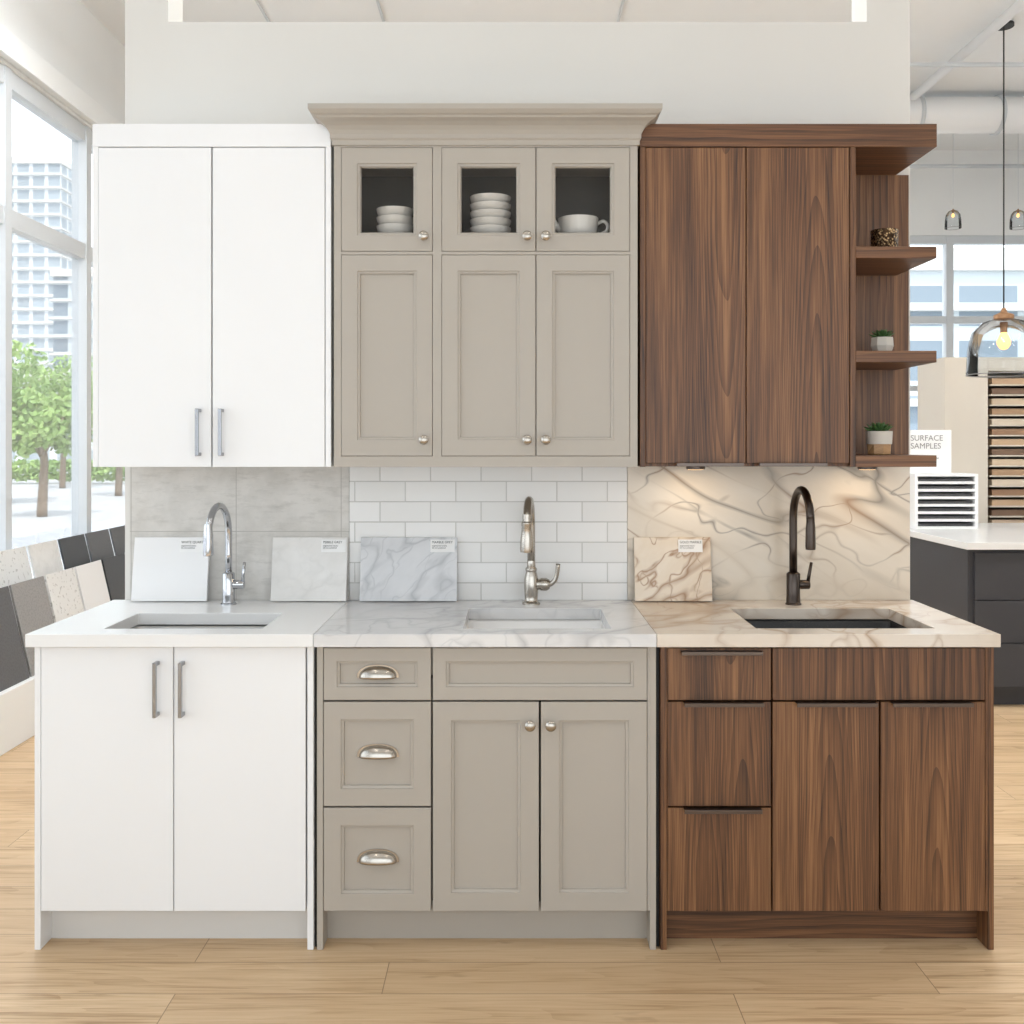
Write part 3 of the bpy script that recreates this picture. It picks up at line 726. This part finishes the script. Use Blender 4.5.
# ---------------------------------------------------------------- exterior
M['asphalt'] = speckle('asphalt', rgb(175, 176, 178), rgb(188, 188, 190), 4, .5, .9)
M['paving'] = paint('sidewalk', rgb(214, 213, 210), .9)
M['bark'] = paint('bark', rgb(124, 108, 92), .9)
k = NT('leaf_green'); n = k.noise(k.obj(), 1.5, 3)[0]
k.link(k.ramp(n, [(.35, rgb(112, 146, 78)), (.65, rgb(160, 188, 110))]), k.b.inputs['Base Color']); k.b.inputs['Roughness'].default_value = .7; M['leaf'] = k.m
def bmat(name, wall, win, bw, bh):
    k = NT(name); o = k.obj(); x, y, z = k.xyz(o)
    br = k.new('ShaderNodeTexBrick'); k.link(k.comb(k.math('ADD', x, y), z, 0), br.inputs['Vector']); br.offset = 0
    br.inputs['Scale'].default_value = 1; br.inputs['Brick Width'].default_value = bw; br.inputs['Row Height'].default_value = bh
    br.inputs['Mortar Size'].default_value = bh*.14; br.inputs['Color1'].default_value = win
    br.inputs['Color2'].default_value = tuple(c*.8 for c in win[:3])+(1,); br.inputs['Mortar'].default_value = wall
    k.link(br.outputs['Color'], k.b.inputs['Base Color']); k.b.inputs['Roughness'].default_value = .5; return k.m
M['b1'] = bmat('tower_facade', rgb(226, 230, 232), rgb(170, 182, 191), 1.6, 1.4)
M['b2'] = bmat('blue_facade', rgb(190, 198, 203), rgb(134, 148, 160), 2.0, 1.5)
box('street', -90, XL-3.2, -40, 125, -.25, -.15, M['asphalt'], None, 0)
box('parking_lot', XL-.3, 60, YB+4, 110, -.25, -.15, M['asphalt'], None, 0)
boxes('sidewalk', [(XL-3.2, XL-.31, -40, 110, -.25, -.05)], M['paving'])
boxes('paved_path', [(XL-.3, 60, YB+.16, YB+4, -.25, -.05)], M['paving'])
def building(name, x0, x1, y0, y1, h, mat, fl):
    e = empty(name); box('facade', x0, x1, y0, y1, -.149, h, mat, e, 0)
    L = []; z = fl
    while z < h: L.append((x0-.25, x1+.25, y0-.25, y1+.25, z-.1, z+.1)); z += fl
    L.append((x0-.2, x1+.2, y0-.2, y1+.2, h, h+.6)); boxes('floor_slabs', L, M['paving'], e)
building('apartment_tower', -52, -46.8, 101, 107, 30.5, M['b1'], 1.4)
building('office_building', -38.4, -33.8, 81, 88, 15.5, M['b2'], 1.5)
building('low_shop_building', -24, -12, 44, 54, 4.4, M['b1'], 2.2)
building('low_shop_building', 6, 30, 24, 34, 6.2, M['b2'], 2.6)
def tree(name, x, y, h, r, n=2600):
    e = empty(name); tube('trunk', [(x, y, -.145), (x, y, 0), (x+.05, y, h*.35), (x-.05, y+.05, h*.75)], [.12, .12, .09, .04], M['bark'], e, 8)
    for i in range(5):
        a = i*1.25; tube('branch_%d' % i, [(x, y, h*.4), (x+math.cos(a)*r*.6, y+math.sin(a)*r*.6, h*.7)], [.06, .02], M['bark'], e, 6)
    cl = [(Vector((x+random.uniform(-.6, .6)*r, y+random.uniform(-.6, .6)*r, h*.66+random.uniform(-.5, .5)*r*1.1)), r*random.uniform(.4, .6)) for _ in range(9)]
    V = []; F = []
    for i in range(n):
        c, cr = random.choice(cl); d = Vector((random.gauss(0, 1), random.gauss(0, 1), random.gauss(0, 1))).normalized()*cr*random.uniform(.6, 1.12)
        u = Vector((random.gauss(0, 1), random.gauss(0, 1), random.gauss(0, 1))).normalized(); v = u.orthogonal().normalized(); s = .09
        p = c+d; k0 = len(V); V += [tuple(p-u*s), tuple(p+v*s*.6), tuple(p+u*s), tuple(p-v*s*.6)]; F.append((k0, k0+1, k0+2, k0+3))
    me = bpy.data.meshes.new('foliage'); me.from_pydata(V, [], F); me.materials.append(M['leaf'])
    o = bpy.data.objects.new('foliage', me); COL.objects.link(o); o.parent = e
tree('street_tree', -13.9, 24, 4.6, 1.4); tree('street_tree', -12.3, 28, 3.9, 1.2); tree('street_tree', -16.5, 33.5, 4.8, 1.5); tree('street_tree', -10.5, 19, 3.0, .8)
tree('street_tree', 14, 20, 7.4, 1.8)
V = []; F = []
for i in range(2500):
    p = Vector((random.uniform(-26, -15), random.uniform(37.5, 38.5), random.uniform(-.02, .8))); u = Vector((random.gauss(0, 1), random.gauss(0, 1), random.gauss(0, 1))).normalized(); v = u.orthogonal().normalized(); s = .12
    k0 = len(V); V += [tuple(p-u*s), tuple(p+v*s*.6), tuple(p+u*s), tuple(p-v*s*.6)]; F.append((k0, k0+1, k0+2, k0+3))
me = bpy.data.meshes.new('hedge'); me.from_pydata(V, [], F); me.materials.append(M['leaf']); COL.objects.link(bpy.data.objects.new('hedge', me))

# ---------------------------------------------------------------- lights and world
wd = bpy.data.worlds.new('sky'); scene.world = wd; wd.use_nodes = True
nt = wd.node_tree; bg = nt.nodes['Background']
tc_ = nt.nodes.new('ShaderNodeTexCoord'); sp = nt.nodes.new('ShaderNodeSeparateXYZ'); rp = nt.nodes.new('ShaderNodeValToRGB')
nt.links.new(tc_.outputs['Generated'], sp.inputs[0]); nt.links.new(sp.outputs[2], rp.inputs[0]); nt.links.new(rp.outputs[0], bg.inputs[0])
rp.color_ramp.elements[0].color = (.90, .955, 1, 1); rp.color_ramp.elements[1].color = (.77, .885, 1, 1)
bg.inputs[1].default_value = 3.0
def area(name, loc, rot, sx, sy, e, col=(1, 1, 1), parent=None, portal=False):
    l = bpy.data.lights.new(name, 'AREA'); l.shape = 'RECTANGLE'; l.size = sx; l.size_y = sy; l.energy = e; l.color = col
    if portal: l.cycles.is_portal = True
    o = bpy.data.objects.new(name, l); o.location = loc; o.rotation_euler = rot; COL.objects.link(o)
    if parent: o.parent = parent
    return o
area('window_1_portal', (XL-.2, .35, 2.0), (0, -math.pi/2, 0), 3.16, 10.8, 1, portal=True)
area('window_3_portal', ((FX0+FX1)/2, YF-.2, (FZ1+.2)/2), (math.pi/2, 0, 0), FX1-FX0, FZ1-.2, 1, portal=True)
for x, y in LFX: area('ceiling_fill_light', (x, y, H-.072), (0, 0, 0), .1, 2.3, 11, (1, .99, .98), lf)  # fill light from the added ceiling lamps
for x, y in SFX:  # added fill, upward and downward, for the background
    area('back_fill_up', (x, y, 4.022), (math.pi, 0, 0), .12, 1.35, 36, (.98, .99, 1), sf)
    area('back_fill_down', (x, y, 3.958), (0, 0, 0), .12, 1.35, 32, (.98, .99, 1), sf)
for x in (.62, 1.20):
    l = bpy.data.lights.new('puck_light', 'AREA'); l.shape = 'DISK'; l.size = .05; l.energy = .5; l.color = (1, .76, .50)
    o = bpy.data.objects.new('puck_light', l); o.location = (x, -.16, 1.390); COL.objects.link(o); o.parent = ul
sun = bpy.data.lights.new('sun', 'SUN'); sun.energy = 4.5; sun.angle = math.radians(2); sun.color = (1, .97, .92)
so = bpy.data.objects.new('sun', sun); so.rotation_euler = (math.radians(28), math.radians(8), 0); COL.objects.link(so)

cam = bpy.data.cameras.new('camera'); co = bpy.data.objects.new('camera', cam); COL.objects.link(co)
co.location = (0, -3.57, 1.478); co.rotation_euler = (math.pi/2, 0, 0)
cam.sensor_width = 36; cam.lens = 36*1010/1024; cam.shift_y = -.0664; cam.clip_end = 300
scene.camera = co
scene.view_settings.view_transform = 'Standard'
scene.view_settings.exposure = -0.16
